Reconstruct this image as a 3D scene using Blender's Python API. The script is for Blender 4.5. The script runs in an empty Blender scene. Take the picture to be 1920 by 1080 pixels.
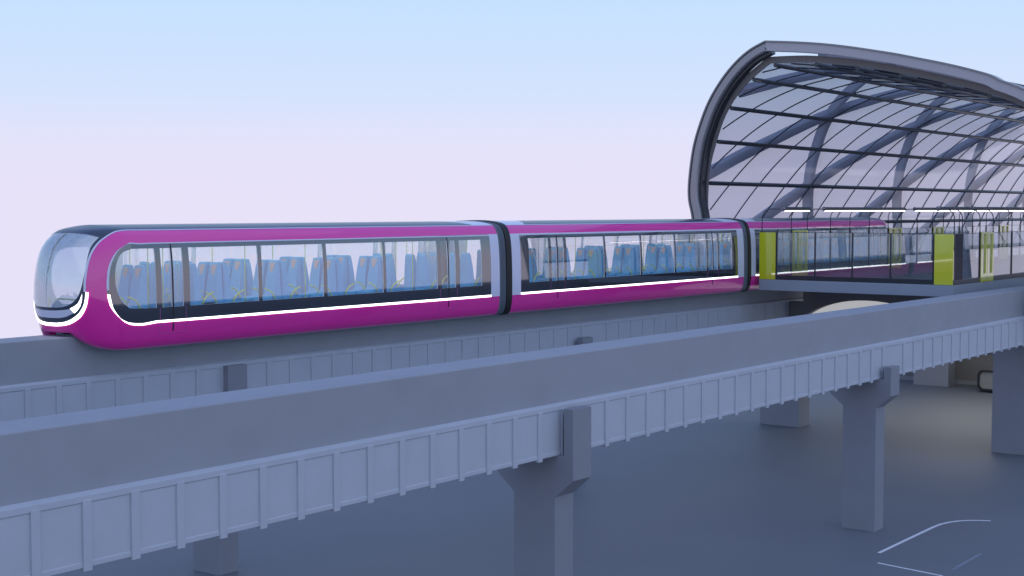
import bpy, bmesh, math, random
from mathutils import Vector, Matrix
from mathutils.geometry import delaunay_2d_cdt
random.seed(4)
R = math.radians
G = 10.47                      # camera height; builders take z relative to the camera, ground is world z = 0
sc = bpy.context.scene
COL = sc.collection

# ------------------------------------------------------------------ camera
cam = bpy.data.objects.new('camera', bpy.data.cameras.new('camera'))
COL.objects.link(cam); sc.camera = cam
cam.data.lens = 50; cam.data.sensor_width = 36
cam.data.clip_start = 0.1; cam.data.clip_end = 3000
cam.location = (0, 0, G)
cam.rotation_euler = (R(90) - math.atan(146 / 2666.67), 0, R(37.14 - 90))

# ------------------------------------------------------------------ sky
SUN_EL, SUN_AZ = R(60), R(252)          # sun high behind the camera, veiled
w = bpy.data.worlds.new('World'); sc.world = w; w.use_nodes = True
nt = w.node_tree; nt.nodes.clear()
out = nt.nodes.new('ShaderNodeOutputWorld'); bg = nt.nodes.new('ShaderNodeBackground')
tc = nt.nodes.new('ShaderNodeTexCoord'); sep = nt.nodes.new('ShaderNodeSeparateXYZ')
ramp = nt.nodes.new('ShaderNodeValToRGB')
nt.links.new(tc.outputs['Generated'], sep.inputs[0])
mr = nt.nodes.new('ShaderNodeMapRange'); mr.inputs['From Min'].default_value = -0.1; mr.inputs['From Max'].default_value = 1.0
nt.links.new(sep.outputs['Z'], mr.inputs['Value']); nt.links.new(mr.outputs[0], ramp.inputs[0])
def lin(c): return tuple((v / 255 / 12.92 if v / 255 <= .04045 else ((v / 255 + .055) / 1.055) ** 2.4) for v in c)
cr = ramp.color_ramp
stops = [(-.1, (231, 226, 248)), (.012, (232, 226, 249)), (.045, (228, 227, 251)), (.085, (211, 227, 254)), (.15, (196, 225, 255)),
         (.26, (180, 210, 252)), (.5, (150, 180, 238)), (1, (126, 158, 226))]
while len(cr.elements) < len(stops): cr.elements.new(.5)
for e, (z, c) in zip(cr.elements, stops):
    e.position = (z + .1) / 1.1; e.color = (*lin(c), 1)
nt.links.new(ramp.outputs[0], bg.inputs[0]); bg.inputs[1].default_value = 1.0
nt.links.new(bg.outputs[0], out.inputs[0])

sun = bpy.data.objects.new('sun', bpy.data.lights.new('sun', 'SUN')); COL.objects.link(sun)
sun.data.energy = 0.5; sun.data.angle = R(110); sun.data.color = (1, .93, .86)
sd = Vector((math.cos(SUN_AZ) * math.cos(SUN_EL), math.sin(SUN_AZ) * math.cos(SUN_EL), math.sin(SUN_EL)))
sun.rotation_euler = sd.to_track_quat('Z', 'Y').to_euler()
sc.view_settings.view_transform = 'Standard'; sc.view_settings.look = 'None'
sc.view_settings.exposure = 0; sc.view_settings.gamma = 1
sc.cycles.max_bounces = 10; sc.cycles.transparent_max_bounces = 32
sc.cycles.diffuse_bounces = 4; sc.cycles.glossy_bounces = 4
sc.cycles.use_denoising = True
sc.cycles.sample_clamp_indirect = 4

# ------------------------------------------------------------------ materials
def mat(name, col, rough=.5, metal=0, coat=0, noise=0, nscale=3, spec=.5, bump=0, cior=1.5):
    m = bpy.data.materials.new(name); m.use_nodes = True
    n = m.node_tree; b = n.nodes['Principled BSDF']
    b.inputs['Base Color'].default_value = (*col, 1); b.inputs['Roughness'].default_value = rough
    b.inputs['Metallic'].default_value = metal; b.inputs['Coat Weight'].default_value = coat
    b.inputs['Coat Roughness'].default_value = .03; b.inputs['Coat IOR'].default_value = cior; b.inputs['Specular IOR Level'].default_value = spec
    if noise or bump:
        t = n.nodes.new('ShaderNodeTexCoord'); ns = n.nodes.new('ShaderNodeTexNoise')
        ns.inputs['Scale'].default_value = nscale; ns.inputs['Detail'].default_value = 6; ns.inputs['Roughness'].default_value = .62
        n.links.new(t.outputs['Object'], ns.inputs['Vector'])
        if noise:
            r = n.nodes.new('ShaderNodeMapRange')
            r.inputs['From Min'].default_value = .3; r.inputs['From Max'].default_value = .7
            r.inputs['To Min'].default_value = 1 - noise; r.inputs['To Max'].default_value = 1 + noise
            mx = n.nodes.new('ShaderNodeVectorMath'); mx.operation = 'SCALE'; mx.inputs[0].default_value = col
            n.links.new(ns.outputs['Fac'], r.inputs['Value']); n.links.new(r.outputs[0], mx.inputs['Scale'])
            n.links.new(mx.outputs[0], b.inputs['Base Color'])
        if bump:
            bp = n.nodes.new('ShaderNodeBump'); bp.inputs['Strength'].default_value = bump; bp.inputs['Distance'].default_value = .02
            n.links.new(ns.outputs['Fac'], bp.inputs['Height']); n.links.new(bp.outputs[0], b.inputs['Normal'])
    return m
def emit(name, col, s):
    m = bpy.data.materials.new(name); m.use_nodes = True
    b = m.node_tree.nodes['Principled BSDF']
    b.inputs['Base Color'].default_value = (.8, .8, .8, 1)
    b.inputs['Emission Color'].default_value = (*col, 1); b.inputs['Emission Strength'].default_value = s
    return m
def glass(name, tint, haze=0, hazecol=(.7, .75, .8), f0=.1, refl=1.0, rough=0.0):
    m = bpy.data.materials.new(name); m.use_nodes = True
    n = m.node_tree; n.nodes.clear()
    o = n.nodes.new('ShaderNodeOutputMaterial'); tr = n.nodes.new('ShaderNodeBsdfTransparent'); tr.inputs[0].default_value = (*tint, 1)
    gl = n.nodes.new('ShaderNodeBsdfGlossy'); gl.inputs['Roughness'].default_value = rough
    gl.inputs['Color'].default_value = (refl, refl, refl, 1)
    lw = n.nodes.new('ShaderNodeLayerWeight'); lw.inputs[0].default_value = .5
    pw = n.nodes.new('ShaderNodeMath'); pw.operation = 'POWER'; pw.inputs[1].default_value = 5
    fr = n.nodes.new('ShaderNodeMapRange'); fr.inputs['To Min'].default_value = f0
    n.links.new(lw.outputs['Facing'], pw.inputs[0]); n.links.new(pw.outputs[0], fr.inputs['Value'])
    mx = n.nodes.new('ShaderNodeMixShader'); n.links.new(fr.outputs[0], mx.inputs[0])
    base = tr
    if haze:
        df = n.nodes.new('ShaderNodeBsdfDiffuse'); df.inputs[0].default_value = (*hazecol, 1)
        tl = n.nodes.new('ShaderNodeBsdfTranslucent'); tl.inputs[0].default_value = (*hazecol, 1)
        a = n.nodes.new('ShaderNodeMixShader'); a.inputs[0].default_value = .5
        n.links.new(df.outputs[0], a.inputs[1]); n.links.new(tl.outputs[0], a.inputs[2])
        h = n.nodes.new('ShaderNodeMixShader'); h.inputs[0].default_value = haze
        n.links.new(tr.outputs[0], h.inputs[1]); n.links.new(a.outputs[0], h.inputs[2]); base = h
    n.links.new(base.outputs[0], mx.inputs[1]); n.links.new(gl.outputs[0], mx.inputs[2])
    n.links.new(mx.outputs[0], o.inputs[0])
    return m
M = dict(
    ground_sheet=mat('ground', (.150, .165, .186), .62, noise=.05, nscale=.15),
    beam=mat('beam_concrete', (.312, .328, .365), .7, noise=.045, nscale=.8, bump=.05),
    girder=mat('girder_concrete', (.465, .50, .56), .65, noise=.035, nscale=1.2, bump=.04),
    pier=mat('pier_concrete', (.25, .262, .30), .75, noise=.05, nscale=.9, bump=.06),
    slab=mat('slab_concrete', (.30, .34, .40), .7, noise=.04, nscale=.7),
    wall=mat('wall_render', (.19, .19, .19), .8, noise=.04, nscale=.5),
    magenta=mat('magenta_paint', (.80, .008, .35), .28, coat=1.0, cior=1.62),
    lilac=mat('lilac_paint', (.66, .69, .84), .3, coat=.3),
    navy=mat('gloss_navy', (.014, .020, .032), .12, coat=1.0, spec=.5, cior=2.3),
    roof=mat('roof_navy', (.028, .045, .08), .35, coat=.25),
    black=mat('black_rubber', (.008, .008, .01), .5),
    bellows=mat('bellows_grey', (.12, .15, .19), .45),
    inner=mat('cabin_lining', (.78, .80, .84), .6),
    floor=mat('cabin_floor', (.05, .28, .50), .5),
    seat=mat('seat_blue', (.09, .46, .80), .6, noise=.06, nscale=12, spec=.3),
    patch=mat('headrest_tan', (.58, .44, .40), .7),
    limeh=mat('lime_handle', (.55, .72, .05), .35),
    lime=mat('lime_panel', (.70, .72, .008), .12, coat=1.0, spec=.9, cior=1.8),
    steel=mat('dark_steel', (.018, .024, .034), .35, coat=.3),
    rib=mat('canopy_steel', (.20, .20, .225), .30, metal=.55, coat=.3),
    brace=mat('brace_steel', (.20, .225, .29), .45),
    arch_leg=mat('arch_leg_shaded', (.26, .26, .285), .3, metal=.35, coat=.6),  # leg of the front arch, its shading put into a darker tone
    arch_top=mat('arch_top_lit', (.44, .425, .45), .5),  # same arch band past the apex, lighter tone for its lit face
    cabin_fill=emit('cabin_fill', (1, .98, .98), 3.0),  # added emitter that brightens the cabin, not a known fixture
    fin=mat('canopy_fin', (.20, .185, .18), .6),
    white=mat('road_paint', (.72, .74, .78), .6, noise=.08, nscale=9),
    faded=mat('road_paint_worn', (.22, .25, .31), .7, noise=.2, nscale=6),
    carpaint=mat('vehicle_grey', (.22, .22, .22), .35, coat=.6),
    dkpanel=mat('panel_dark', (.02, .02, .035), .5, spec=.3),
    outline=mat('door_outline', (.45, .10, .38), .4),
    strip=emit('strip_light', (1, 1, 1), 3.0),
    tube=emit('tube_light', (1, 1, 1), 3.0),
    warm=emit('ceiling_lamp', (1, .95, .89), 2.5),
    arch_glow=emit('glow_panel', (.95, .93, .90), .38),  # weak glow standing in for a lit surface, not a lamp
    window=glass('window_glass', (.97, .98, .99), .10, (.97, .94, .98), .18),
    wind=glass('windshield_glass', (.80, .87, .93), .34, (.80, .90, 1.0), .24),
    screen=glass('screen_glass', (.84, .88, .90), .06, (.6, .7, .75), .14),
    skin=glass('canopy_glass', (.68, .70, .75), .40, (.50, .53, .63), .035, rough=.08),
)

# ------------------------------------------------------------------ helpers
def link(o):
    COL.objects.link(o); return o
def thing(name, label, cat, loc, group=None, kind=None):
    o = link(bpy.data.objects.new(name, None)); o.location = (loc[0], loc[1], loc[2] + G)
    o.empty_display_size = .3
    o['label'] = label; o['category'] = cat
    if group: o['group'] = group
    if kind: o['kind'] = kind
    return o
def origin(o):
    v = Vector((0, 0, 0))
    while o is not None: v = v + o.location; o = o.parent
    return v
class MB:
    """collects faces (camera-relative z); build() links them as one mesh object"""
    def __init__(s): s.v = []; s.f = []; s.m = []
    def add(s, vs, fs, mi=0):
        k = len(s.v); s.v += [tuple(v) for v in vs]; s.f += [tuple(i + k for i in f) for f in fs]; s.m += [mi] * len(fs)
        return s
    def box(s, x0, x1, y0, y1, z0, z1, mi=0):
        vs = [(x, y, z) for z in (z0, z1) for y in (y0, y1) for x in (x0, x1)]
        return s.add(vs, [(0, 2, 3, 1), (4, 5, 7, 6), (0, 1, 5, 4), (2, 6, 7, 3), (0, 4, 6, 2), (1, 3, 7, 5)], mi)
    def prism_x(s, poly, x0, x1, mi=0):          # polygon of (y, z)
        n = len(poly)
        vs = [(x0, y, z) for y, z in poly] + [(x1, y, z) for y, z in poly]
        return s.add(vs, [tuple(range(n)), tuple(range(2 * n - 1, n - 1, -1))] + [(i, i + n, (i + 1) % n + n, (i + 1) % n) for i in range(n)], mi)
    def prism_y(s, poly, y0, y1, mi=0):          # polygon of (x, z)
        n = len(poly)
        vs = [(x, y0, z) for x, z in poly] + [(x, y1, z) for x, z in poly]
        return s.add(vs, [tuple(range(n)), tuple(range(2 * n - 1, n - 1, -1))] + [(i, i + n, (i + 1) % n + n, (i + 1) % n) for i in range(n)], mi)
    def tube(s, pts, r, n=8, mi=0, caps=True):
        pts = [Vector(p) for p in pts]; rings = []
        d0 = (pts[1] - pts[0]).normalized()
        ref = Vector((0, 0, 1)) if abs(d0.z) < .9 else Vector((1, 0, 0))
        for i, p in enumerate(pts):
            a = pts[max(0, i - 1)]; b = pts[min(len(pts) - 1, i + 1)]
            d = (b - a).normalized()
            u = d.cross(ref)
            if u.length < 1e-4: u = d.cross(Vector((0, 1, 0)))
            u.normalize(); v = d.cross(u).normalized()
            rr = r[i] if isinstance(r, (list, tuple)) else r
            rings.append([p + u * rr * math.cos(2 * math.pi * k / n) + v * rr * math.sin(2 * math.pi * k / n) for k in range(n)])
        vs = [q for rg in rings for q in rg]
        fs = [(i * n + k, i * n + (k + 1) % n, (i + 1) * n + (k + 1) % n, (i + 1) * n + k) for i in range(len(pts) - 1) for k in range(n)]
        if caps: fs += [tuple(range(n))[::-1], tuple((len(pts) - 1) * n + k for k in range(n))]
        return s.add(vs, fs, mi)
    def build(s, name, mats, parent=None, smooth=False, bevel=0, loc=None, angle=35):
        me = bpy.data.meshes.new(name)
        if parent is not None: o0 = origin(parent)
        elif loc is not None: o0 = Vector((loc[0], loc[1], loc[2] + G))
        else: o0 = Vector((0, 0, 0))
        me.from_pydata([(x - o0.x, y - o0.y, z + G - o0.z) for x, y, z in s.v], [], s.f)
        if not isinstance(mats, (list, tuple)): mats = [mats]
        for m in mats: me.materials.append(m)
        me.polygons.foreach_set('material_index', s.m)
        bm = bmesh.new(); bm.from_mesh(me)
        bmesh.ops.remove_doubles(bm, verts=bm.verts, dist=1e-5)
        bmesh.ops.recalc_face_normals(bm, faces=bm.faces)
        bm.to_mesh(me); bm.free()
        if smooth:
            me.polygons.foreach_set('use_smooth', [True] * len(me.polygons))
            me.set_sharp_from_angle(angle=R(angle))
        me.update()
        o = link(bpy.data.objects.new(name, me))
        if parent is not None: o.parent = parent
        elif loc is not None: o.location = o0
        if bevel:
            b = o.modifiers.new('bevel', 'BEVEL'); b.width = bevel; b.segments = 2; b.limit_method = 'ANGLE'; b.angle_limit = R(40)
        return o
def tag(o, label=None, cat=None, group=None, kind=None):
    if label: o['label'] = label
    if cat: o['category'] = cat
    if group: o['group'] = group
    if kind: o['kind'] = kind
    return o

# ------------------------------------------------------------------ ground
GZ = -G
m = MB(); m.box(-70, 150, -60, 62, GZ - .6, GZ)
tag(m.build('ground', M['ground_sheet']), kind='structure')
# painted bay lines
def flat_line(pts, wd, z):
    m = MB(); pts = [Vector((p[0], p[1], 0)) for p in pts]; L = []; Rr = []
    for i, p in enumerate(pts):
        d = (pts[min(i + 1, len(pts) - 1)] - pts[max(i - 1, 0)]).normalized(); nrm = Vector((-d.y, d.x, 0)) * wd / 2
        L.append((p.x + nrm.x, p.y + nrm.y, z)); Rr.append((p.x - nrm.x, p.y - nrm.y, z))
    n = len(pts); m.add(L + Rr, [(i, i + 1, n + i + 1, n + i) for i in range(n - 1)])
    return m
curve = [(41.03, 17.01), (43.4, 17.0), (45.5, 16.99), (46.1, 16.95), (46.55, 16.83), (46.95, 16.64), (47.25, 16.38), (47.45, 16.1), (47.61, 15.8)]
tag(flat_line(curve, .12, GZ + .004).build('bay_marking', M['white']), 'long white painted line on the ground that bends at its far end', 'road marking', 'painted lines on the ground')
tag(flat_line([(39.85, 16.55), (39.53, 14.45)], .10, GZ + .004).build('bay_marking', M['white']), 'short straight white painted line on the ground at the bottom edge of the view', 'road marking', 'painted lines on the ground')
tag(flat_line([(40.43, 14.48), (41.6, 14.49), (42.86, 14.49)], .10, GZ + .004).build('bay_marking', M['faded']), 'faint worn painted line on the ground beside the two white ones', 'road marking', 'painted lines on the ground')

# ------------------------------------------------------------------ guideways
YA, YB = 18.84, 31.45
def guideway(yc, x0, x1, jx, label, hidden_to=None):
    t = thing('guideway_beam', label, 'guideway', (x0, yc, GZ + 4.9), 'raised concrete guideways')
    hw = .56
    m = MB(); m.box(x0, x1, yc - hw, yc + hw, -4.36, -3.246)
    m.build('running_beam', M['beam'], t, bevel=.025)
    # ribbed lower girder: core, sloping ledge, ribs with tips below the soffit
    m = MB(); k = hw + .10
    m.prism_x([(yc - hw - .02, -4.30), (yc - k - .018, -4.345), (yc - k - .018, -4.45), (yc - k, -4.465), (yc - k, -5.37), (yc - k - .012, -5.38), (yc - k - .012, -5.46), (yc + k + .012, -5.46), (yc + k + .012, -5.38), (yc + k, -5.37), (yc + k, -4.465), (yc + k + .018, -4.45), (yc + k + .018, -4.345), (yc + hw + .02, -4.30)], x0, x1)
    # start from the joint position and step out both ways
    xs = []; P = 18.05
    j = jx
    while j > x0: j -= P
    while j < x1:
        for q in range(19):
            x = j + .75 + q * .9055
            if x0 < x < x1 - .2: xs.append(x)
        j += P
    for x in xs:
        for sgn in (-1, 1):
            a, b = sorted((yc + sgn * (k - .05), yc + sgn * (k + .036)))
            m.box(x, x + .16, a, b, -5.515, -4.42)
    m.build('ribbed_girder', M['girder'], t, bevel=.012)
    return t
guideway(YA, -25, 130, 26.82, 'nearer empty concrete guideway crossing the foreground')
guideway(YB, -25, 128, 27.98, 'farther concrete guideway carrying the magenta train')

def pier(x, yc, label, top=-4.4, w=1.14, th=.72, prong=True, zt=-4.4, cap=1.06):
    t = thing('concrete_pier', label, 'pier', (x + th / 2, yc, GZ), 'concrete piers under the guideways')
    m = MB(); m.box(x, x + th, yc - w / 2, yc + w / 2, GZ, -6.4219)
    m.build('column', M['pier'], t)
    m = MB()
    poly = [(yc - w / 2, -6.422), (yc - cap, -6.0), (yc - cap, zt), (yc - cap + .24, zt), (yc - cap + .24, -5.464), (yc + cap - .24, -5.464), (yc + cap - .24, zt), (yc + cap, zt), (yc + cap, -6.0), (yc + w / 2, -6.422)]
    m.prism_x(poly, x, x + th)
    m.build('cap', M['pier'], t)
    return t
pier(7.66, YA, 'pier under the near guideway left of the view', zt=-4.41)
pier(25.71, YA, 'tall pier under the near guideway whose cap prong reaches the ledge, nearest the viewer', zt=-4.41)
pier(43.67, YA, 'pier under the near guideway with its whole column visible, beside the painted lines', zt=-5.06)
pier(27.05, 31.58, 'pier under the train guideway seen below the magenta front car', w=1.12, zt=-4.41, cap=1.02)
pier(44.55, 31.45, 'pier under the train guideway whose cap top peeks above the near beam', zt=-4.86)
pier(9.2, 31.45, 'pier under the train guideway left of the train nose', zt=-4.41)
def wide_pier(x, y0, y1, label, top=-5.6):
    t = thing('station_pier', label, 'pier', (x + .55, (y0 + y1) / 2, GZ), 'wide piers under the station')
    MB().box(x, x + 1.15, y0, y1, GZ, top).build('column', M['pier'], t, bevel=.02)
    MB().box(x - .06, x + 1.21, y0 - .06, y1 + .06, top + .003, top + .13).build('bearing_plate', M['pier'], t)
wide_pier(62.6, 30.07, 32.16, 'wide pier under the train guideway at the start of the station')
wide_pier(82.4, 30.0, 32.14, 'far wide pier in front of the lit back wall')
wide_pier(61.25, 18.15, 20.36, 'large wide pier at the right edge of the view')
wide_pier(82.4, 18.15, 20.3, 'wide pier under the near guideway beyond the right edge')

# ------------------------------------------------------------------ train shell
YC = 31.45
PR = [(1.10, -3.64, 22.32), (1.27, -3.61, 22.2), (1.38, -3.45, 22.08), (1.43, -3.2, 22.0), (1.45, -2.95, 21.92), (1.452, -2.5, 21.80), (1.445, -2.0, 21.77), (1.425, -1.5, 21.84), (1.39, -1.1, 21.96), (1.34, -.85, 22.12), (1.27, -.68, 22.3), (1.15, -.535, 22.53), (.93, -.46, 22.78), (.6, -.41, 23.0), (.3, -.39, 23.1), (0, -.385, 23.15)]
XS, NE = 23.6, 2.5
def crm(a, b, c, d, t): return .5 * ((2 * b) + (-a + c) * t + (2 * a - 5 * b + 4 * c - d) * t * t + (-a + 3 * b - 3 * c + d) * t ** 3)
def prof(t):
    n = len(PR) - 1; k = min(int(t * n), n - 1); u = t * n - k
    g = lambda i: PR[max(0, min(n, i))]
    return tuple(crm(g(k - 1)[j], g(k)[j], g(k + 1)[j], g(k + 2)[j], u) for j in range(3))
def sp(x, p): return math.copysign(abs(x) ** p, x)
def S(u, t):
    w_, z, xf = prof(max(0, min(1, t)))
    if u <= 0: return Vector((XS - u, YC - w_, z))
    a = min(u, 1) * math.pi / 2
    x = XS - (XS - xf) * sp(math.sin(a), 2 / NE); y = w_ * sp(math.cos(a), 2 / NE)
    q = min(1, u / .8); b = 1 - math.sqrt(max(0, 1 - q * q))
    if z < -3.14: z = -3.14 + (z + 3.14) * (1 - b)
    return Vector((x, YC - y, z))
def Sn(u, t):
    e = .004
    if u > 1 - 2 * e: u = 1 - 2 * e
    if 0 < u < 2 * e: u = 2 * e
    t = max(2 * e, min(1 - 2 * e, t))
    du = S(u + e, t) - S(u - e, t); dt = S(u, t + e) - S(u, t - e)
    n = du.cross(dt); n.normalize()
    c = Vector((24.5, YC, -2.0)); p = S(u, t)
    if u <= 0: c.x = p.x
    if n.dot(p - c) < 0: n = -n
    return n
def tz(z):           # profile parameter for a height
    lo, hi = 0., 1.
    for _ in range(40):
        mid = (lo + hi) / 2
        if prof(mid)[1] < z: lo = mid
        else: hi = mid
    return lo
def inpoly(x, y, P):
    r = False; n = len(P); j = n - 1
    for i in range(n):
        if (P[i][1] > y) != (P[j][1] > y) and x < (P[j][0] - P[i][0]) * (y - P[i][1]) / (P[j][1] - P[i][1]) + P[i][0]: r = not r
        j = i
    return r
def dens(P, du=.05, dt=.022):
    Q = []
    for i in range(len(P)):
        a, b = P[i], P[(i + 1) % len(P)]
        nose = max(a[0], b[0]) > 0
        n = max(1, math.ceil(abs(a[1] - b[1]) / dt), math.ceil(abs(a[0] - b[0]) / (du if nose else 1.2)))
        for k in range(n): Q.append((a[0] + (b[0] - a[0]) * k / n, a[1] + (b[1] - a[1]) * k / n))
    return Q
def smooth_line(P, n=6):
    Q = []
    for i in range(len(P) - 1):
        a = P[max(0, i - 1)]; b = P[i]; c = P[i + 1]; d = P[min(len(P) - 1, i + 2)]
        for k in range(n): Q.append(tuple(crm(a[j], b[j], c[j], d[j], k / n) for j in (0, 1)))
    Q.append(P[-1]); return Q
def patch(outer, holes=(), off=0.0, thick=.03, mb=None, tf=None, both=False, mi=0, back_mi=None):
    """fill a region of the shell's (u,t) domain, lay it on the shell at offset off, thicken inwards"""
    mb = mb or MB()
    KW = .03
    wp = lambda p: (p[0] * KW if p[0] < 0 else p[0], p[1])
    uw = lambda x: x / KW if x < 0 else x
    outer = [wp(p) for p in dens(outer)]; holes = [[wp(p) for p in dens(h)] for h in holes]
    vs = []; es = []
    for lp in [outer] + holes:
        k = len(vs); vs += [Vector(p) for p in lp]; es += [(k + i, k + (i + 1) % len(lp)) for i in range(len(lp))]
    us = [p[0] for p in outer]; ts = [p[1] for p in outer]
    u = min(us)
    grid = []
    while u < min(0, max(us)): grid.append(u); u += .03
    u = 0.0
    while u <= max(us): grid.append(u); u += .045
    i0 = math.floor(min(ts) * 45)
    for g in grid:
        for k in range(i0, math.ceil(max(ts) * 45) + 1):
            t = k / 45 + .0007
            if inpoly(g, t, outer) and not any(inpoly(g, t, h) for h in holes): vs.append(Vector((g, t)))
    V, E_, F_, *_ = delaunay_2d_cdt(vs, es, [], 0, 1e-6)
    keep = []
    for f in F_:
        cx = sum(V[i].x for i in f) / 3; cy = sum(V[i].y for i in f) / 3
        if inpoly(cx, cy, outer) and not any(inpoly(cx, cy, h) for h in holes): keep.append(tuple(f))
    A = []; B = []
    for p in V:
        q = S(uw(p.x), p.y); n = Sn(uw(p.x), p.y)
        if p.x > .9995: n = Vector((n.x, 0, n.z)).normalized()
        A.append(q + n * off); B.append(q + n * (off - thick))
    cnt = {}
    for f in keep:
        for a, b in ((f[0], f[1]), (f[1], f[2]), (f[2], f[0])):
            cnt.setdefault((min(a, b), max(a, b)), []).append((a, b))
    rim = [v[0] for e, v in cnt.items() if len(v) == 1 and not (both and V[e[0]].x > .9995 and V[e[1]].x > .9995)]
    def put(Aa, Bb):
        mb.add(Aa, keep, mi)
        if thick:
            mb.add(Bb, keep, mi if back_mi is None else back_mi)
            for a, b in rim: mb.add([Aa[a], Aa[b], Bb[b], Bb[a]], [(0, 1, 2, 3)], mi if back_mi is None else back_mi)
    tf = tf or (lambda p: p)
    mirror = lambda p: Vector((p.x, 2 * YC - p.y, p.z))
    put([tf(p) for p in A], [tf(p) for p in B])
    if both: put([tf(mirror(p)) for p in A], [tf(mirror(p)) for p in B])
    return mb

UX = lambda x: XS - x          # straight-side parameter for a real x
T_BOT, T_G = 0.0, .7333
T_STRIP0, T_STRIP1 = tz(-2.970), tz(-2.904)
T_ML = tz(-.825); T_LB = tz(-.884)
T_W0, T_W1 = tz(-2.565), tz(-1.0)
# outlines traced on the nose (u, t)
FRONT = smooth_line([(-.2, .7333), (.10, .7333), (.27, .703), (.40, .623), (.47, .54), (.50, .483), (.512, .43), (.515, .39), (.53, .36), (.56, .338), (.62, .3155), (.72, .296), (.81, .285), (.92, .279), (1.0, .2775)])
SIDE = smooth_line([(-.5, T_LB), (-.06, T_LB - .002), (.07, .593), (.15, .567), (.21, .537), (.25, .507), (.28, .475), (.292, .445), (.295, .415), (.29, .385), (.28, .36), (.265, .34), (.23, .318), (.19, .30), (.14, .285), (.07, .273), (-.07, .2675), (-.5, T_STRIP1)])
WIN1 = smooth_line([(-.4, T_W1), (.0, .557), (.07, .551), (.15, .53), (.19, .497), (.207, .465), (.21, .435), (.197, .40), (.16, .362), (.10, .336), (.03, .327), (-.4, T_W0)])
WS_B = smooth_line([(.45, .66), (.50, .60), (.52, .53), (.53, .47), (.557, .413), (.60, .378), (.68, .353), (.79, .340), (.89, .337), (1.0, .336)])
WS_T = smooth_line([(1.0, .702), (.86, .70), (.66, .690), (.45, .66)])

ident = lambda p: p
CX = 48.14
mirx = lambda p: Vector((2 * CX - p.x, p.y, p.z))
far = lambda tf: (lambda p: tf(Vector((p.x, 2 * YC - p.y, p.z))))
train = thing('monorail_train', 'magenta three-car monorail train with white light strips and blue seats', 'train', (CX, YC, -3.64))

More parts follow.
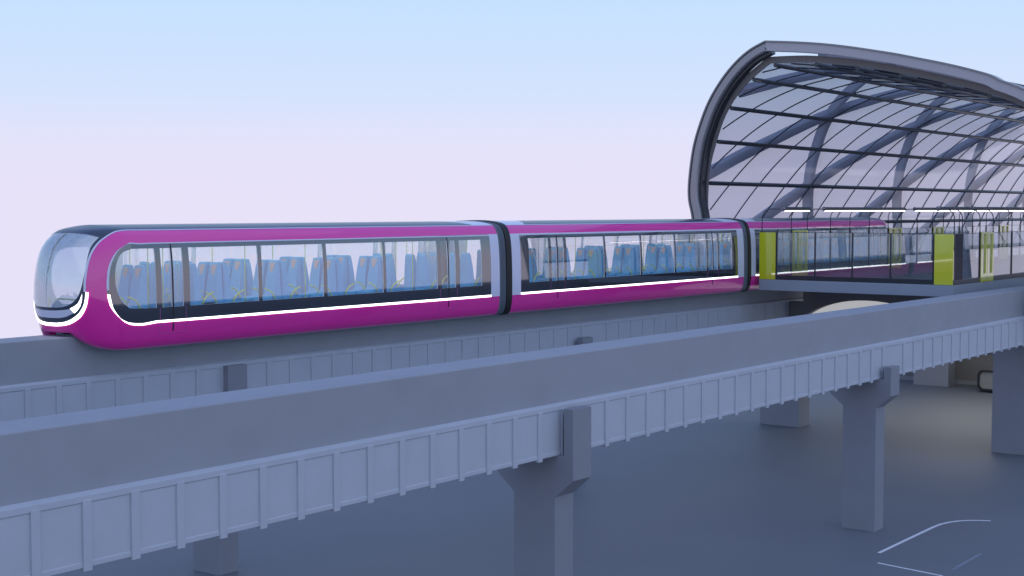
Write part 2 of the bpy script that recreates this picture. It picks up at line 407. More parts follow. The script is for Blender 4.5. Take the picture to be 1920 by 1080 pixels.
def end_car(tf, XG=38.9):
    ue = UX(XG); um = UX(38.42); uroof = UX(37.9)
    # magenta shell: skirt + upper band, wrapping round the nose
    body = MB()
    f_rev = [p for p in FRONT if p[0] > -.19]
    skirt = [(ue, T_BOT), (0, T_BOT), (1, T_BOT)] + f_rev[::-1] + [(ue, T_G), (ue, T_ML)] + [(UX(38.42), T_ML - 0)] + [(SIDE[0][0], T_ML)]
    skirt = [(ue, T_BOT), (0, T_BOT), (1, T_BOT)] + f_rev[::-1] + [(ue, T_G), (ue, T_ML)] + SIDE + [(ue, T_STRIP1)]
    patch(skirt, off=0, thick=.03, mb=body, tf=tf, both=True, back_mi=1)
    b = body.build('car_body', [M['magenta'], M['inner']], train, smooth=True, angle=50)
    # underside and cabin floor
    fl = MB()
    pts = [S(UX(XG), .02)] + [S(k / 12 * 1.0, .02) for k in range(0, 13)]
    lo = [tf(Vector((p.x + (.12 if i else 0), p.y + .02, -3.12))) for i, p in enumerate(pts)]
    hi = [tf(Vector((p.x + (.12 if i else 0), 2 * YC - p.y - .02, -3.12))) for i, p in enumerate(pts)]
    n = len(pts); up = [Vector((p.x, p.y, p.z + .05)) for p in lo + hi]
    fl.add(lo + hi + up, [(i, i + 1, n + i + 1, n + i) for i in range(n - 1)] + [(2 * n + i, 2 * n + i + 1, 3 * n + i + 1, 3 * n + i) for i in range(n - 1)] + [(i, i + 1, 2 * n + i + 1, 2 * n + i) for i in range(n - 1)] + [(n + i, n + i + 1, 3 * n + i + 1, 3 * n + i) for i in range(n - 1)])
    fl.build('cabin_floor', M['floor'], b)
    # side masks with window openings
    doorA = (24.23, 25.10, 24.67); doorB = (35.71, 36.59, 36.15)
    panes = [(25.25, 27.73), (27.87, 30.33), (30.48, 32.96), (33.09, 35.58), (36.73, 37.92)]
    dps = [(24.30, 24.64), (24.70, 25.03), (35.78, 36.12), (36.18, 36.52)]
    def rect(x0, x1): return [(UX(x0), T_W0), (UX(x0), T_W1), (UX(x1), T_W1), (UX(x1), T_W0)]
    w1 = WIN1 + [(UX(24.12), T_W0), (UX(24.12), T_W1)]
    maskout = SIDE + [(um, T_STRIP1), (um, T_LB)]
    for k, ftf in enumerate((tf, far(tf))):
        mk = patch(maskout, [w1] + [rect(*p) for p in panes] + [rect(*p) for p in dps], off=.004, thick=.034, tf=ftf, back_mi=1)
        mk.build('window_band', [M['navy'], M['inner']], b, smooth=True, angle=50)
        patch(w1, off=-.012, thick=0, tf=ftf).build('window', M['window'], b, smooth=True)
        for p in panes: patch(rect(*p), off=-.012, thick=0, tf=ftf).build('window', M['window'], b, smooth=True)
        for (x0, x1, xc), (p, q) in ((doorA, (dps[0], dps[1])), (doorB, (dps[2], dps[3]))):
            d = MB()
            def st(u0, u1, t0, t1): patch([(u0, t0), (u0, t1), (u1, t1), (u1, t0)], off=.010, thick=.012, mb=d, tf=ftf)
            st(UX(xc + .018), UX(xc - .018), tz(-3.2), tz(-.9))
            dr = d.build('door', M['black'], b); d = MB()
            st(UX(x0 + .004), UX(x0 - .004), tz(-3.25), tz(-2.57)); st(UX(x1 + .004), UX(x1 - .004), tz(-3.25), tz(-2.57)); st(UX(x1), UX(x0), tz(-3.256), tz(-3.25))
            d.build('door_outline', M['outline'], dr)
            for r_ in (p, q): patch(rect(*r_), off=-.012, thick=0, tf=ftf).build('door_glass', M['window'], dr, smooth=True)
        # lilac trim under the upper band and round the front of the band
        tr_ = MB()
        top = [p for p in SIDE if p[1] > .39]
        o2 = []
        for i, p in enumerate(top):
            a = top[max(0, i - 1)]; c = top[min(len(top) - 1, i + 1)]
            dx, dy = (c[0] - a[0]), (c[1] - a[1]) * 2.6; L = math.hypot(dx, dy)
            o2.append((p[0] + .025 * -dy / L * -1, p[1] + .025 * dx / L * -1 / 2.6 * -1))
        ring = [(um, T_LB)] + top + o2[::-1] + [(um, o2[0][1])]
        patch(ring, off=.008, thick=.012, mb=tr_, tf=ftf)
        tr_.build('trim_line', M['lilac'], b, smooth=True)
        # lilac end collar
        patch([(um, T_STRIP0), (um, T_ML), (ue, T_ML), (ue, T_STRIP0)], off=.006, thick=.04, tf=ftf).build('end_collar', M['lilac'], b, smooth=True)
        # white light strip along the side, curling up the front of the band
        bot = [p for p in SIDE if p[1] < .385 or (p[0] < 0 and p[1] < .3)]
        o2 = []
        for i, p in enumerate(bot):
            a = bot[max(0, i - 1)]; c = bot[min(len(bot) - 1, i + 1)]
            dx, dy = (c[0] - a[0]), (c[1] - a[1]) * 2.6; L = math.hypot(dx, dy)
            o2.append((p[0] - dy / L * .028 * -1 * -1 * -1, p[1] + dx / L * .028 / 2.6 * 1))
        ring = bot + [(um, T_STRIP1), (um, T_STRIP0)] + o2[::-1]
        patch(ring, off=.014, thick=.02, tf=ftf).build('light_strip', M['strip'], b, smooth=True)
    # roof and front mask
    rf = MB()
    roof = [(uroof, T_G)] + f_rev + [(1, .702)] + WS_T[1:-1] + [(.45, .66)]
    fr = [(uroof, T_G)] + f_rev + WS_B[::-1][0:] + WS_T[::-1][1:] + [(1, 1), (0, 1), (UX(36.9), 1)]
    patch(fr, off=.003, thick=.033, mb=rf, tf=tf, both=True, back_mi=1)
    rf.build('roof', [M['roof'], M['inner']], b, smooth=True, angle=50)
    patch([(ue, T_G), (uroof, T_G), (UX(36.9), 1), (ue, 1)], off=.003, thick=.04, tf=tf, both=True).build('roof_collar', M['lilac'], b, smooth=True)
    patch(WS_B + WS_T[1:-1], off=-.004, thick=0, tf=tf, both=True).build('windshield', M['wind'], b, smooth=True)
    # gutter trim + white chin strip
    up = [p for p in f_rev if p[1] > .385]
    o2 = [(p[0] + (.012 if p[1] < .70 else 0), p[1] + (.0 if p[1] < .6 else .011)) for p in up]
    o2 = []
    for i, p in enumerate(up):
        a = up[max(0, i - 1)]; c = up[min(len(up) - 1, i + 1)]
        dx, dy = (c[0] - a[0]), (c[1] - a[1]) * 2.2; L = math.hypot(dx, dy)
        o2.append((p[0] - dy / L * .026, p[1] + dx / L * .026 / 2.2))
    patch([(ue, T_G)] + up + o2[::-1] + [(ue, o2[0][1])], off=.012, thick=.012, tf=tf, both=True).build('gutter_trim', M['lilac'], b, smooth=True)
    dn = [p for p in f_rev if p[1] < .395]
    o2 = []
    for i, p in enumerate(dn):
        a = dn[max(0, i - 1)]; c = dn[min(len(dn) - 1, i + 1)]
        dx, dy = (c[0] - a[0]), (c[1] - a[1]) * 2.2; L = math.hypot(dx, dy)
        if i == len(dn) - 1: dx, dy, L = 1, 0, 1
        o2.append((min(1, p[0] + dy / L * .031), p[1] - dx / L * .031 / 2.2))
    patch(dn + o2[::-1], off=.016, thick=.02, tf=tf, both=True).build('chin_light', M['strip'], b, smooth=True)
    patch([(.715, .332), (.79, .3285), (.90, .3255), (1, .3245), (1, .298), (.88, .299), (.78, .3045), (.675, .318)], off=.010, thick=.012, tf=tf, both=True).build('chin_panel', M['lilac'], b, smooth=True)
    lamp = [(.555, .384), (.58, .365), (.61, .351), (.66, .341), (.71, .334), (.665, .318), (.62, .329), (.585, .343), (.562, .362)]
    for ftf in (tf, far(tf)): patch(lamp, off=.012, thick=.015, tf=ftf).build('headlamp', M['strip'], b, smooth=True)
    return b

def mid_car():
    x0, x1 = 39.6, 56.72
    a, c = UX(x1), UX(x0)
    body = MB()
    patch([(a, 0), (c, 0), (c, T_STRIP1), (a, T_STRIP1)], mb=body, both=True, back_mi=1)
    patch([(a, T_ML), (c, T_ML), (c, T_G), (a, T_G)], mb=body, both=True, back_mi=1)
    b = body.build('car_body', [M['magenta'], M['inner']], train, smooth=True, angle=50)
    MB().box(x0, x1, YC - 1.2, YC + 1.2, -3.12, -3.07).build('cabin_floor', M['floor'], b)
    m0, m1 = UX(56.16), UX(40.13)
    panes = [(40.63, 41.83), (42.96, 45.46), (45.58, 48.07), (48.19, 50.70), (50.83, 53.35), (54.48, 55.63)]
    doors = [(41.94, 42.85, 42.38), (53.45, 54.39, 53.92)]
    dps = []
    for x0d, x1d, xc in doors: dps += [(x0d + .06, xc - .04), (xc + .04, x1d - .06)]
    def rect(p, q): return [(UX(p), T_W0), (UX(p), T_W1), (UX(q), T_W1), (UX(q), T_W0)]
    for ftf in (ident, far(ident)):
        patch([(m0, T_STRIP1), (m1, T_STRIP1), (m1, T_LB), (m0, T_LB)], [rect(*p) for p in panes + dps], off=.004, thick=.034, tf=ftf, back_mi=1).build('window_band', [M['navy'], M['inner']], b, smooth=True, angle=50)
        for p in panes: patch(rect(*p), off=-.012, thick=0, tf=ftf).build('window', M['window'], b, smooth=True)
        for i, (p, q, xc) in enumerate(doors):
            d = MB()
            def st(u0, u1, t0, t1): patch([(u0, t0), (u0, t1), (u1, t1), (u1, t0)], off=.010, thick=.012, mb=d, tf=ftf)
            st(UX(xc + .018), UX(xc - .018), tz(-3.2), tz(-.9)); dr = d.build('door', M['black'], b); d = MB()
            st(UX(p + .004), UX(p - .004), tz(-3.25), tz(-2.57)); st(UX(q + .004), UX(q - .004), tz(-3.25), tz(-2.57)); st(UX(q), UX(p), tz(-3.256), tz(-3.25))
            d.build('door_outline', M['outline'], dr)
            for r_ in dps[2 * i:2 * i + 2]: patch(rect(*r_), off=-.012, thick=0, tf=ftf).build('door_glass', M['window'], dr, smooth=True)
        patch([(m0, T_LB), (m1, T_LB), (m1, T_ML), (m0, T_ML)], off=.008, thick=.012, tf=ftf).build('trim_line', M['lilac'], b, smooth=True)
        for p, q in ((a, m0), (m1, c)):
            patch([(p, T_STRIP0), (q, T_STRIP0), (q, T_ML), (p, T_ML)], off=.006, thick=.04, tf=ftf).build('end_collar', M['lilac'], b, smooth=True)
        patch([(m0, T_STRIP0), (m1, T_STRIP0), (m1, T_STRIP1), (m0, T_STRIP1)], off=.014, thick=.02, tf=ftf).build('light_strip', M['strip'], b, smooth=True)
    patch([(UX(55.5), T_G), (UX(40.7), T_G), (UX(41.7), 1), (UX(54.5), 1)], off=.003, thick=.05, both=True).build('roof', M['roof'], b, smooth=True)
    for q in ([(a, T_G), (UX(55.5), T_G), (UX(54.5), 1), (a, 1)], [(UX(40.7), T_G), (c, T_G), (c, 1), (UX(41.7), 1)]):
        patch(q, off=.003, thick=.04, both=True).build('roof_collar', M['lilac'], b, smooth=True)
    patch([(a, T_G), (c, T_G), (c, T_G + .012), (a, T_G + .012)], off=.012, thick=.012, both=True).build('gutter_trim', M['lilac'], b, smooth=True)
    return b

c1 = end_car(ident); c1['label'] = 'front car with the rounded glass nose'
c2 = mid_car(); c2['label'] = 'middle car between the two black gangways'
c3 = end_car(mirx); c3['label'] = 'rear car inside the station'

def gangway(x0, x1):
    def ring(x, off):
        R_ = []
        for k in range(0, 31):
            t = k / 30; n = Sn(-5, t); q = S(-5, t) + n * off; R_.append((q.y, q.z))
        return [(x, y, z) for y, z in R_] + [(x, 2 * YC - y, z) for y, z in R_[::-1][1:]]
    n_ = 61; m = MB()
    # folded bellows: a zigzag of rings between two end frames
    xs = []; k = 0; x = x0
    prof_ = [(x0, .0), (x0 + .02, .02), (x0 + .05, .02), (x0 + .06, -.05)]
    q = 5; xa = x0 + .06; xb = x0 + .38
    for i in range(q):
        d = (xb - xa) / q
        prof_ += [(xa + d * (i + .25), .005), (xa + d * (i + .75), .005), (xa + d * (i + 1), -.05)]
    vs = []; fs = []
    for i, (x, o) in enumerate(prof_): vs += ring(x, o)
    for i in range(len(prof_) - 1):
        for j in range(n_ - 1): fs.append((i * n_ + j, i * n_ + j + 1, (i + 1) * n_ + j + 1, (i + 1) * n_ + j))
    g = MB().add(vs, fs).build('gangway', M['bellows'], train, smooth=True, angle=25)
    vs = []; fs = []; pr = [(xb, -.05), (xb + .01, .03), (x1 - .02, .035), (x1, .0)]
    for x, o in pr: vs += ring(x, o)
    for i in range(len(pr) - 1):
        for j in range(n_ - 1): fs.append((i * n_ + j, i * n_ + j + 1, (i + 1) * n_ + j + 1, (i + 1) * n_ + j))
    MB().add(vs, fs).build('end_frame', M['black'], g, smooth=True, angle=25)
gangway(38.9, 39.6); gangway(56.72, 57.38)

# under-nose coupler block (dark slot above the beam)
MB().box(22.6, 73.7, YC - .8, YC + .8, -3.235, -3.13).build('underframe', M['black'], train)

# ---- seats
def seat_mesh():
    m = MB()
    # side profile, facing -x : squab plus a tall reclined back that flares at its foot
    prof_s = [(-.50, -2.62), (-.48, -2.55), (-.1, -2.52), (-.02, -2.40), (.03, -2.0), (.10, -1.62), (.15, -1.46), (.21, -1.445), (.25, -1.50), (.25, -1.8), (.25, -2.3), (.30, -2.72), (-.42, -2.72)]
    n = len(prof_s)
    ys = [(-.215, .0), (-.18, .03), (.18, .03), (.215, .0)]
    cx = -.02
    vs = []
    for y, g in ys:
        for x, z in prof_s:
            f = 1 if g else .93
            k = max(0, (-1.45 - z))                      # taper: narrower at the top
            yy = y * (1.0 - .24 * max(0, 1 - k / .8))
            vs.append((cx + (x - cx) * f, yy, -2.1 + (z + 2.1) * (1 if g else .985)))
    fs = [tuple(range(n)), tuple(3 * n + i for i in range(n))[::-1]]
    for a in range(3): fs += [(a * n + i, a * n + (i + 1) % n, (a + 1) * n + (i + 1) % n, (a + 1) * n + i) for i in range(n)]
    m.add(vs, fs)
    return m
def oneseat(x, y, flip):
    m = seat_mesh(); s_ = -1 if flip else 1
    m.v = [(x + s_ * a, y + b, c) for a, b, c in m.v]
    o = m.build('seat', M['seat'], train, smooth=True, angle=30)
    p = MB(); 
    sh = [(-.10, -1.60), (-.115, -1.52), (.115, -1.52), (.10, -1.60), (.05, -1.76), (0, -1.80), (-.05, -1.76)]
    def fx(z): return .10 + (-1.62 - z) * -(.07 / .38) * 1.0 if z < -1.62 else .10 + (z + 1.62) * (.05 / .16)
    vs = [(x + s_ * (fx(z) - .012), y + yy, z) for yy, z in sh] + [(x + s_ * (fx(z) + .02), y + yy, z) for yy, z in sh]
    n = len(sh); p.add(vs, [tuple(range(n)), tuple(range(2 * n - 1, n - 1, -1))] + [(i, i + n, (i + 1) % n + n, (i + 1) % n) for i in range(n)])
    p.build('headrest', M['patch'], o)
    a = MB().tube([(x + s_ * -.02, y - .25, -2.56), (x + s_ * -.12, y - .255, -2.40), (x + s_ * -.25, y - .255, -2.31), (x + s_ * -.42, y - .25, -2.25)], .022, 6)
    a.build('armrest', M['limeh'], o, smooth=True)
    MB().box(x - .12, x + .12, y - .1, y + .1, -3.07, -2.70).build('pedestal', M['floor'], o)
def cluster(x, dirs='ab'):
    for y in (30.47, 30.97, 31.95, 32.43):
        if 'a' in dirs: oneseat(x + .04, y, False)
        if 'b' in dirs: oneseat(x + .60, y, True)
for base, tfx in ((0, 1), (1, -1)):
    for x, d in ((23.75, 'a'), (25.25, 'b'), (26.35, 'ab'), (28.55, 'ab'), (30.85, 'ab'), (32.9, 'ab'), (34.9, 'b'), (37.2, 'b')):
        if base == 0: cluster(x, d)
        else:
            dd = ''.join('b' if q == 'a' else 'a' for q in d)
            if len(d) == 2: cluster(2 * CX - x - .64, 'ab')
            elif x in (26.35, 37.2, 34.9, 23.75): cluster(2 * CX - x - .64, dd)
for x, d in ((40.55, 'b'), (43.2, 'a'), (45.1, 'ab'), (47.75, 'ab'), (50.45, 'ab'), (52.6, 'a'), (55.0, 'a')): cluster(x, d)
# ---- grab poles
for x in (24.45, 24.95, 27.9, 30.3, 35.2, 35.95, 36.5, 38.0, 41.2, 42.2, 42.8, 44.6, 49.5, 53.3, 54.0, 54.7, 56.0, 58.6, 59.9, 60.6, 66.0, 71.3, 72.1):
    for y in (30.75, 32.15):
        MB().tube([(x, y, -3.07), (x, y, -.52)], .013, 6).build('grab_pole', M['limeh'], train, smooth=True)
for y in (31.1, 31.8):
    for a_, b_ in ((24.2, 38.3), (40.0, 56.4), (57.9, 72.0)):
        MB().tube([(a_, y, -.72), (b_, y, -.72)], .016, 6).build('grab_rail', M['limeh'], train, smooth=True)
for a_, b_ in ((23.6, 38.3), (40.0, 56.4), (57.9, 72.7)):
    for y in (30.9, 32.0):
        MB().box(a_, b_, y - .09, y + .09, -.60, -.57).build('cabin_fill_strip', M['cabin_fill'], train)  # added fill strips for seats and lining, unseen from the camera
# driver-end console rail seen through the windshield
m = MB().tube([(22.45, 30.6, -3.05), (22.42, 30.62, -2.33), (22.35, 31.45, -2.30), (22.42, 32.28, -2.33), (22.45, 32.3, -3.05)], .022, 6)
m.build('console_rail', M['limeh'], train, smooth=True)
# glass draught partitions
for x in (25.2, 35.65, 41.88, 42.9, 53.4, 54.43):
    for y in (30.15, 32.05):
        MB().box(x - .008, x + .008, y, y + .68, -3.0, -.75).build('partition', M['window'], train)

# ------------------------------------------------------------------ station platform
PX0, PX1, PY0, PY1 = 57.79, 128.0, 20.90, 29.80
t = thing('station_platform', 'raised grey concrete island platform slab between the two guideways', 'platform', (PX0, 25.35, -3.62))
MB().box(PX0, PX1, PY0, PY1, -3.60, -3.11).build('deck_slab', M['slab'], t, bevel=.02)
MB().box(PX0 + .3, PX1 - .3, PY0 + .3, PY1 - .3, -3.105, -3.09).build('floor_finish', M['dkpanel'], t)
# deep cross girder with an arched opening below the slab
t = thing('cross_girder', 'deep dark girder with arched opening under the platform end', 'girder', (62.9, 25.2, -6.2))
arch = []
for k in range(0, 25):
    a = math.pi * k / 24; arch.append((26.8 + 3.7 * math.cos(a), -6.25 + 2.03 * math.sin(a) ** .9))
poly = [(30.78, -6.25), (30.78, -4.40), (30.04, -4.40), (30.04, -3.63), (20.4, -3.63), (20.4, -6.25)] + [(y, z) for y, z in arch[::-1]]
def clean(P):
    Q = []
    for p in P:
        if not Q or (abs(p[0] - Q[-1][0]) + abs(p[1] - Q[-1][1])) > .003: Q.append(p)
    return Q
poly = clean(poly)
V, E_, F_, *_ = delaunay_2d_cdt([Vector(p) for p in poly], [(i, (i + 1) % len(poly)) for i in range(len(poly))], [], 0, 1e-6)
tris = [tuple(f) for f in F_ if inpoly(sum(V[i].x for i in f) / 3, sum(V[i].y for i in f) / 3, poly)]
m = MB()
for x in (62.85, 63.25): m.add([(x, v.x, v.y) for v in V], tris)
m.add([(62.85, y, z) for y, z in poly] + [(63.25, y, z) for y, z in poly], [(i, (i + 1) % len(poly), (i + 1) % len(poly) + len(poly), i + len(poly)) for i in range(len(poly))])
m.build('web', M['fin'], t)
MB().prism_x([(y, z) for y, z in clean(arch)[::-1]], 63.26, 63.34).build('glow_panel', M['arch_glow'], t)  # glowing infill in place of the lit space behind the arch
MB().box(62.70, 63.40, 20.4, 22.9, -6.40, -6.253).build('bottom_flange', M['fin'], t)
# concourse back wall and ceiling lamp
t = thing('concourse_wall', 'pale rendered wall closing the lit area below the platform', 'wall', (84.5, 26, GZ))
MB().box(84.4, 84.8, 14, 36, GZ, -5.62).build('wall_panel', M['wall'], t)
MB().box(84.3, 84.398, 14, 36, GZ, GZ + .25).build('skirting', M['pier'], t)
t = thing('ceiling_lamp', 'warm lamp panel fixed below the platform slab', 'lamp', (73, 25.3, -3.7), 'lamps below the platform')
for x in (68, 73.5, 79):
    pass
MB().box(66.5, 79.5, 22.6, 28.0, -3.68, -3.603).build('housing', M['steel'], t)
MB().box(66.6, 79.4, 22.7, 27.9, -3.70, -3.683).build('diffuser', M['warm'], t)

# parked vehicle mostly hidden by the big pier
t = thing('parked_vehicle', 'small grey vehicle with black rounded front rim half hidden behind the big pier', 'vehicle', (83, 26.3, GZ))
def rr(y0, y1, z0, z1, r, n=5):
    P = []
    for cy, cz, a0 in ((y1 - r, z1 - r, 0), (y0 + r, z1 - r, 90), (y0 + r, z0 + r, 180), (y1 - r, z0 + r, 270)):
        for k in range(n + 1):
            a = R(a0 + 90 * k / n); P.append((cy + r * math.cos(a), cz + r * math.sin(a)))
    return P
m = MB(); m.prism_x(rr(26.1, 27.8, GZ + .12, GZ + 1.28, .32), 81.2, 83.9)
m.build('body', M['carpaint'], t, bevel=.03)
o_, i_ = rr(26.08, 27.83, GZ + .10, GZ + 1.30, .34), rr(26.2, 27.72, GZ + .22, GZ + 1.21, .27)
n = len(o_); m = MB()
vs = [(81.10, y, z) for y, z in o_] + [(81.10, y, z) for y, z in i_] + [(81.22, y, z) for y, z in o_] + [(81.22, y, z) for y, z in i_]
fs = []
for i in range(n):
    j = (i + 1) % n; fs += [(i, j, n + j, n + i), (2 * n + i, 2 * n + j, j, i), (n + i, n + j, 3 * n + j, 3 * n + i)]
m.add(vs, fs).build('rim', M['black'], t)
for x in (81.8, 83.3):
    for y in (26.12, 27.62):
        P = [(x + .28 * math.cos(R(k * 20)), GZ + .28 + .28 * math.sin(R(k * 20))) for k in range(18)]
        w_ = MB().prism_y(P, y, y + .2).build('wheel', M['black'], t)
        P = [(x + .15 * math.cos(R(k * 30)), GZ + .28 + .15 * math.sin(R(k * 30))) for k in range(12)]
        MB().prism_y(P, y - .01, y + .21).build('hub', M['carpaint'], w_)
MB().box(81.205, 81.215, 26.3, 27.6, GZ + .68, GZ + 1.1).build('windshield', M['wind'], t)

# ------------------------------------------------------------------ platform screens
ZT = -.97
def screen_end():
    t = thing('platform_screen', 'glass screen across the near end of the platform with lime end panels', 'glass screen', (PX0 + .05, 25.3, -3.11), 'platform screens')
    x0, x1 = PX0 + .02, PX0 + .08
    MB().box(x0, x1, PY0, PY1, -3.105, -2.90).build('kick_plate', M['steel'], t)
    ys = [28.95, 27.1, 25.36, 23.63, 21.77]
    for a, b in zip(ys[:-1], ys[1:]): MB().box(x0 + .02, x0 + .035, b + .03, a - .03, -2.897, ZT - .03).build('glass_pane', M['screen'], t)
    for y in ys: MB().box(x0 - .01, x1 + .01, y - .028, y + .028, -2.898, ZT - .025).build('post', M['steel'], t)
    MB().box(x0 - .01, x1 + .01, PY0, PY1 - .02, ZT - .022, ZT).build('top_rail', M['steel'], t)
    MB().box(x0 - .02, x0 + .06, 29.0, PY1 - .01, -3.10, ZT - .024).build('end_panel', M['lime'], t, bevel=.004)
    MB().box(x0 - .02, x0 + .06, PY0 + .02, 21.72, -3.10, ZT - .024).build('end_panel', M['lime'], t, bevel=.004)
screen_end()
def screen_side(y, s, label, stops, doors, x_end):
    """s = +1 : outside faces +y"""
    t = thing('platform_screen', label, 'glass screen', (PX0, y, -3.11), 'platform screens')
    a, b = sorted((y - s * .02, y - s * .08))
    MB().box(PX0 + .1, x_end, a, b, -3.105, -2.90).build('kick_plate', M['steel'], t)
    MB().box(PX0 + .1, x_end, a - .01, b + .01, ZT - .022, ZT).build('top_rail', M['steel'], t)
    gy = (a + b) / 2
    xs = sorted(stops)
    for x in xs: MB().box(x - .03, x + .03, a - .01, b + .01, -2.898, ZT - .025).build('post', M['steel'], t)
    for p, q in zip(xs[:-1], xs[1:]):
        d = [dd for dd in doors if abs(dd[0] - p) < .3]
        if d:
            o1 = MB()
            mid = (p + q) / 2
            for l0, l1 in ((p + .04, mid - .02), (mid + .02, q - .04)):
                wd = .26
                dr = MB()
                dr.box(l0, l0 + wd, a - .03, b + .03, -3.10, ZT + .02); dr.box(l1 - wd * .55, l1, a - .03, b + .03, -3.10, ZT + .02)
                dr.box(l0 + wd + .001, l1 - wd * .55 - .001, a - .03, b + .03, -3.10, -2.75); dr.box(l0 + wd + .001, l1 - wd * .55 - .001, a - .03, b + .03, ZT - .06, ZT + .02)
                dd_ = dr.build('screen_door', M['lime'], t)
                MB().box(l0 + wd, l1 - wd * .55, gy - .006, gy + .006, -2.75, ZT - .06).build('door_glass', M['screen'], dd_)
        elif p < PX0 + .3 and s < 0:
            MB().box(p + .03, q - .03, a - .005, b + .005, -2.897, ZT - .025).build('dark_panel', M['dkpanel'], t)
        else:
            MB().box(p + .03, q - .03, gy - .006, gy + .006, -2.897, ZT - .025).build('glass_pane', M['screen'], t)
SB = [57.95, 60.9, 62.6, 65.2, 67.5, 69.9, 72.4, 74.2, 76.5, 78.8, 80.5, 83.1, 85.4, 87.8, 90.2, 92.0, 94.4, 97, 99.5, 101.8, 103.5]
DB = [(60.9,), (72.4,), (78.8,), (90.2,), (101.8,)]
SA = [57.95, 58.9, 61.05, 62.75, 65.3, 67.7, 70.1, 72.4, 74.2, 76.5, 78.8, 80.5]
screen_side(PY1, 1, 'long glass screen with lime doors beside the rear car', SB, DB, 103.5)
screen_side(PY0, -1, 'glass screen with lime door facing the empty near guideway', SA, [(61.05,), (72.4,)], 80.5)

# ------------------------------------------------------------------ platform lights on hooked poles
ORD = ['first', 'second', 'third', 'fourth', 'fifth', 'sixth', 'seventh', 'eighth', 'ninth', 'tenth', 'eleventh', 'twelfth', 'thirteenth', 'fourteenth', 'fifteenth', 'sixteenth', 'seventeenth', 'eighteenth', 'nineteenth', 'twentieth', 'twenty-first']
def hook(i, x, y, s, row, which):
    t = thing('lamp_hook', '%s thin curved light pole from the near corner, along the %s' % (ORD[i], which), 'light pole', (x, y, ZT), row)
    R0 = .42; pts = [(x, y, ZT + .005), (x, y, -.37)]
    for k in range(1, 9):
        a = R(90 * k / 8); pts.append((x, y - s * R0 * (1 - math.cos(a)), -.37 + R0 * math.sin(a)))
    pts.append((x, y - s * .90, .05))
    MB().tube(pts, .022, 6).build('pole', M['steel'], t, smooth=True)
    MB().tube([(x, y, ZT + .004), (x, y, ZT + .05)], .045, 8).build('foot', M['steel'], t, smooth=True)
for i, x in enumerate(SB): hook(i, x, PY1 - .05, 1, 'light poles along the train side of the platform', 'train side of the platform')
for i, x in enumerate(SA): hook(i, x, PY0 + .05, -1, 'light poles along the near side of the platform', 'near side of the platform')
def light_tube(x0, x1, y, label, row):
    t = thing('light_tube', label, 'light', ((x0 + x1) / 2, y, .05), row)
    MB().tube([(x0, y, .06), (x1, y, .06)], .085, 12).build('housing', M['steel'], t, smooth=True)
    MB().tube([(x0 - .10, y, .06), (x0 - .06, y, .06), (x0 + .0, y, .06)], [.06, .10, .105], 12).build('end_cap', M['rib'], t, smooth=True)
    MB().box(x0 + .12, x1 - .06, y - .055, y + .055, -.065, -.022).build('diffuser', M['tube'], t)
rowB, rowA = 'lights above the train side of the platform', 'lights above the near side of the platform'
light_tube(58.3, 60.9, 28.85, 'short light tube above the first lime door by the rear car', rowB)
light_tube(62.5, 72.4, 28.85, 'long light tube above the rear car windows', rowB)
light_tube(73.8, 79.2, 28.85, 'light tube above the train side screen just past the long one', rowB)
light_tube(80.6, 90.2, 28.85, 'light tube farther down the train side of the platform', rowB)
light_tube(91.5, 101, 28.85, 'farthest light tube on the train side of the platform', rowB)
light_tube(58.5, 62.2, 21.85, 'light tube starting above the near lime end panel', rowA)
light_tube(62.98, 72.4, 21.85, 'long light tube above the near lime door', rowA)
light_tube(73.8, 80, 21.85, 'light tube of the near row beyond the right edge', rowA)

# ------------------------------------------------------------------ canopy
OUT = [(33.15, -3.5), (33.38, -2.0), (33.52, -.4), (33.72, .5), (33.72, 1.4), (33.52, 2.84), (33.18, 3.95), (32.70, 5.03), (32.05, 5.98), (31.33, 6.73), (30.6, 7.25), (29.86, 7.57)]
OUT2 = [(29.86, 7.57), (28.5, 7.44), (27.14, 7.27), (25.9, 7.06), (24.67, 6.81), (23.7, 6.6), (22.78, 6.37), (21.3, 5.99), (19.84, 5.53), (19.36, 5.27), (18.33, 4.83), (17.5, 4.2), (16.95, 3.3), (16.7, 2.1), (16.6, .8), (16.6, -.4), (16.8, -2.0), (17.0, -3.5)]
INN = [(32.75, -3.5), (32.95, -2.0), (33.07, -.66), (33.12, .3), (33.09, 1.27), (32.95, 2.3), (32.68, 3.20), (32.38, 4.05), (32.0, 4.77), (31.5, 5.42), (30.84, 6.04), (29.95, 6.66)]
INN2 = [(29.95, 6.66), (28.2, 6.60), (26.4, 6.38), (24.9, 6.10), (23.1, 5.68), (21.3, 5.20), (19.9, 4.78), (18.9, 4.38), (18.1, 3.85), (17.6, 3.2), (17.3, 2.2), (17.18, .8), (17.15, -.4), (17.3, -2.0), (17.45, -3.5)]
canopy = thing('station_canopy', 'tall arched glass station canopy on dark steel ribs with a slanted grid', 'canopy', (58.3, 25.2, -3.6))
def offset_poly(P, d):
    Q = []
    for i in range(len(P)):
        a = Vector(P[max(0, i - 1)]); b = Vector(P[min(len(P) - 1, i + 1)]); n = (b - a).normalized()
        Q.append((P[i][0] + n.y * -d, P[i][1] + n.x * d))
    return Q
def refine(P, n=4):
    Q = []
    for i in range(len(P) - 1):
        a = P[max(0, i - 1)]; b = P[i]; c = P[i + 1]; d = P[min(len(P) - 1, i + 2)]
        for k in range(n): Q.append(tuple(crm(a[j], b[j], c[j], d[j], k / n) for j in (0, 1)))
    Q.append(P[-1]); return Q
OUTR = refine(OUT)[:-1] + refine(OUT2[:10])[:-1] + refine(OUT2[9:])
INR = refine(INN)[:-1] + refine(INN2)
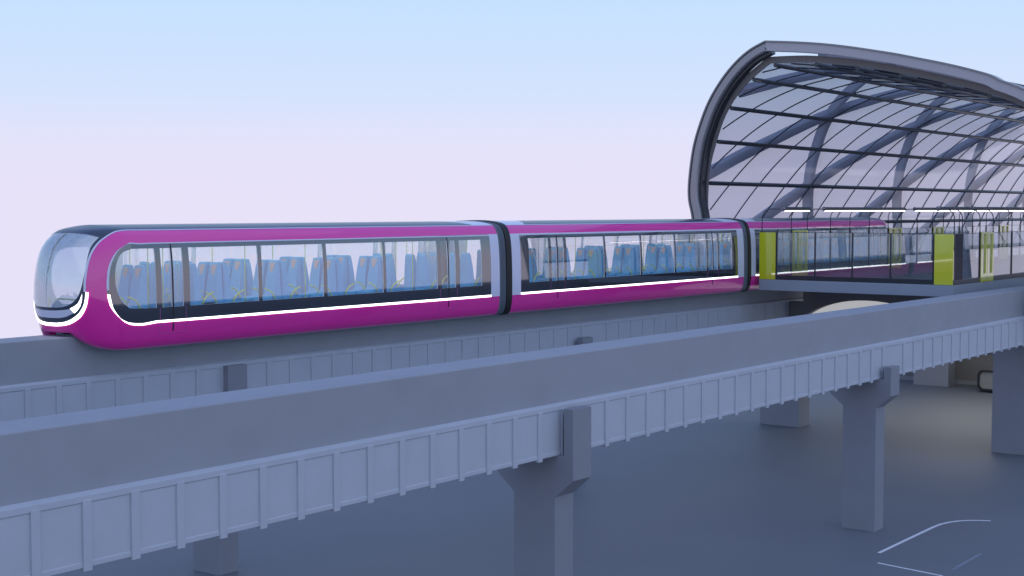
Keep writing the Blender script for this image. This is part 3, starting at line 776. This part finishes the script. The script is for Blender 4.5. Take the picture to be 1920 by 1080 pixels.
def band(P, d0, d1, x0, x1, mb=None, skip=None):
    """strip along the arch between offsets d0 (outer side negative) and d1, from x0 to x1"""
    mb = mb or MB(); A = offset_poly(P, d0); B = offset_poly(P, d1); n = len(P)
    vs = [(x0, *p) for p in A] + [(x0, *p) for p in B] + [(x1, *p) for p in A] + [(x1, *p) for p in B]
    fs = []
    for i in range(n - 1):
        fs += [(i, i + 1, n + i + 1, n + i), (2 * n + i, 2 * n + i + 1, i + 1, i), (n + i, n + i + 1, 3 * n + i + 1, 3 * n + i), (3 * n + i, 3 * n + i + 1, 2 * n + i + 1, 2 * n + i)]
    fs += [(0, n, 3 * n, 2 * n), (n - 1, 2 * n - 1, 4 * n - 1, 3 * n - 1)]
    return mb.add(vs, fs)
# sign check: offset_poly with +d moves towards inside or outside; find it once
c0 = offset_poly(OUT, 1)[5]; SGN = 1 if c0[0] < OUT[5][0] else -1     # +SGN*d points inside
OL = refine(OUT); kk = len(OL) - 1
band(OL[:kk + 1], 0, SGN * .42, 58.3, 58.62).build('arch_leg', M['arch_leg'], canopy, smooth=True, angle=30, bevel=.07)
band(OUTR[kk:], 0, SGN * .42, 58.3, 58.62).build('front_arch', M['arch_top'], canopy, smooth=True, angle=30, bevel=.03)
band(OUTR, SGN * -.05, SGN * .02, 58.25, 58.9).build('arch_lip', M['rib'], canopy, smooth=True, angle=30)
nin = len(refine(INN)) - 1
band(INR, SGN * -.30, SGN * 0, 58.95, 59.03).build('edge_fin', M['fin'], canopy, smooth=True, angle=30)
# dark inner flange of the far half
band(refine(OUT), SGN * .36, SGN * .55, 58.52, 58.94).build('inner_flange', M['steel'], canopy, smooth=True, angle=30)
CL = 61.0                                            # canopy length
XE = 58.9 + CL
def arc(P):
    s = [0.]
    for i in range(1, len(P)): s.append(s[-1] + math.dist(P[i], P[i - 1]))
    return s
AS = arc(INR); AT = AS[-1]
def at(s, off=0.0):
    s = max(0, min(AT - 1e-6, s))
    for i in range(1, len(AS)):
        if AS[i] >= s:
            k = (s - AS[i - 1]) / (AS[i] - AS[i - 1]); a, b = Vector(INR[i - 1]), Vector(INR[i])
            p = a + (b - a) * k; n = (b - a).normalized(); d = Vector((-n.y, n.x)) * SGN
            p = p - d * off
            return p.x, p.y
def s_of_z(z):       # far side
    for i in range(1, nin + 1):
        if INR[i - 1][1] <= z <= INR[i][1]:
            return AS[i - 1] + (AS[i] - AS[i - 1]) * (z - INR[i - 1][1]) / (INR[i][1] - INR[i - 1][1])
PZ = [s_of_z(z) for z in (-.68, 1.27, 3.22, 4.77, 6.05)]
PURL = [PZ[0] - 1.97] + PZ
rowh = [PURL[i + 1] - PURL[i] for i in range(5)]
s_ = PURL[-1]
APEX = AS[nin]
PURL.append(APEX + .25)
s_ = PURL[-1]
while s_ + 2.0 < AT: s_ += 2.0; PURL.append(s_)
# glass skin: one pane row per purlin interval
for i in range(len(PURL) - 1):
    a, b = PURL[i], PURL[i + 1]; n = 6; m = MB()
    ps = [at(a + (b - a) * k / n) for k in range(n + 1)]
    m.add([(58.98, *p) for p in ps] + [(XE, *p) for p in ps], [(k, k + 1, n + 2 + k, n + 1 + k) for k in range(n)])
    m.build('glass_row', M['skin'], canopy, smooth=True)
for s in PURL:
    y, z = at(s, -.09)
    MB().tube([(59.0, y, z), (XE, y, z)], .10, 8).build('purlin', M['steel'], canopy, smooth=True)
# slanted glazing bars: each moves one bay along per row
BAY = 2.95
bars = [i for i in range(-8, 22)]
for i in bars:
    pts = []
    x = 58.55 + i * BAY - BAY * .15
    for j in range(len(PURL) - 1):
        a, b = PURL[j], PURL[j + 1]
        for k in range(14):
            q = k / 14; xx = x + BAY * (j + q) - BAY * 1.0
            if 59.0 <= xx <= XE: pts.append((xx, *at(a + (b - a) * q, -.035)))
    if len(pts) > 2: MB().tube(pts, .033, 5).build('glazing_bar', M['steel'], canopy, smooth=True)
# heavy outer ribs and diagonals outside the glass
for x in (70.6, 82.9, 95.3, 107.7, XE - .4):
    band(INR, SGN * -.62, SGN * -.22, x - .25, x + .25).build('outer_rib', M['brace'], canopy, smooth=True, angle=30)
def diag(x0, s0, slope, sgn=1):
    pts = []
    for k in range(0, 60):
        s = .3 + k * .4
        if s > AT - .3: break
        x = x0 + (s - s0) / slope
        if 59.2 < x < XE - .3: pts.append((x, *at(s, .42)))
    return pts
SL = (s_of_z(4.87) - s_of_z(1.27)) / 12.3
for x0 in (46.0, 58.3, 70.6, 82.9, 95.3, 107.7, 33.7, 21.4):
    pts = diag(x0, s_of_z(1.27), SL)
    if len(pts) > 3:
        m = MB(); vs = []
        for i, p in enumerate(pts):
            a = Vector(pts[max(0, i - 1)]); c = Vector(pts[min(len(pts) - 1, i + 1)]); d = (c - a).normalized()
            s = .3 + 0; y, z = p[1], p[2]; nrm = Vector((0, d.z, -d.y)) if (d.y or d.z) else Vector((0, 1, 0)); nrm.normalize()
            side = d.cross(nrm).normalized(); q = Vector(p)
            for e, g in ((-1, -1), (1, -1), (1, 1), (-1, 1)): vs.append(q + side * .25 * e + nrm * .16 * g)
        n = len(pts)
        m.add(vs, [(i * 4 + k, i * 4 + (k + 1) % 4, i * 4 + 4 + (k + 1) % 4, i * 4 + 4 + k) for i in range(n - 1) for k in range(4)] + [(0, 1, 2, 3), (4 * n - 4, 4 * n - 3, 4 * n - 2, 4 * n - 1)])
        m.build('diagonal_brace', M['brace'], canopy, smooth=True, angle=30)
# feet: girders along both long sides
MB().box(58.3, XE, 32.55, 33.35, -4.3, -3.5).build('sill_girder', M['slab'], canopy)
MB().box(58.3, XE, 16.8, 17.6, -4.3, -3.5).build('sill_girder', M['slab'], canopy)
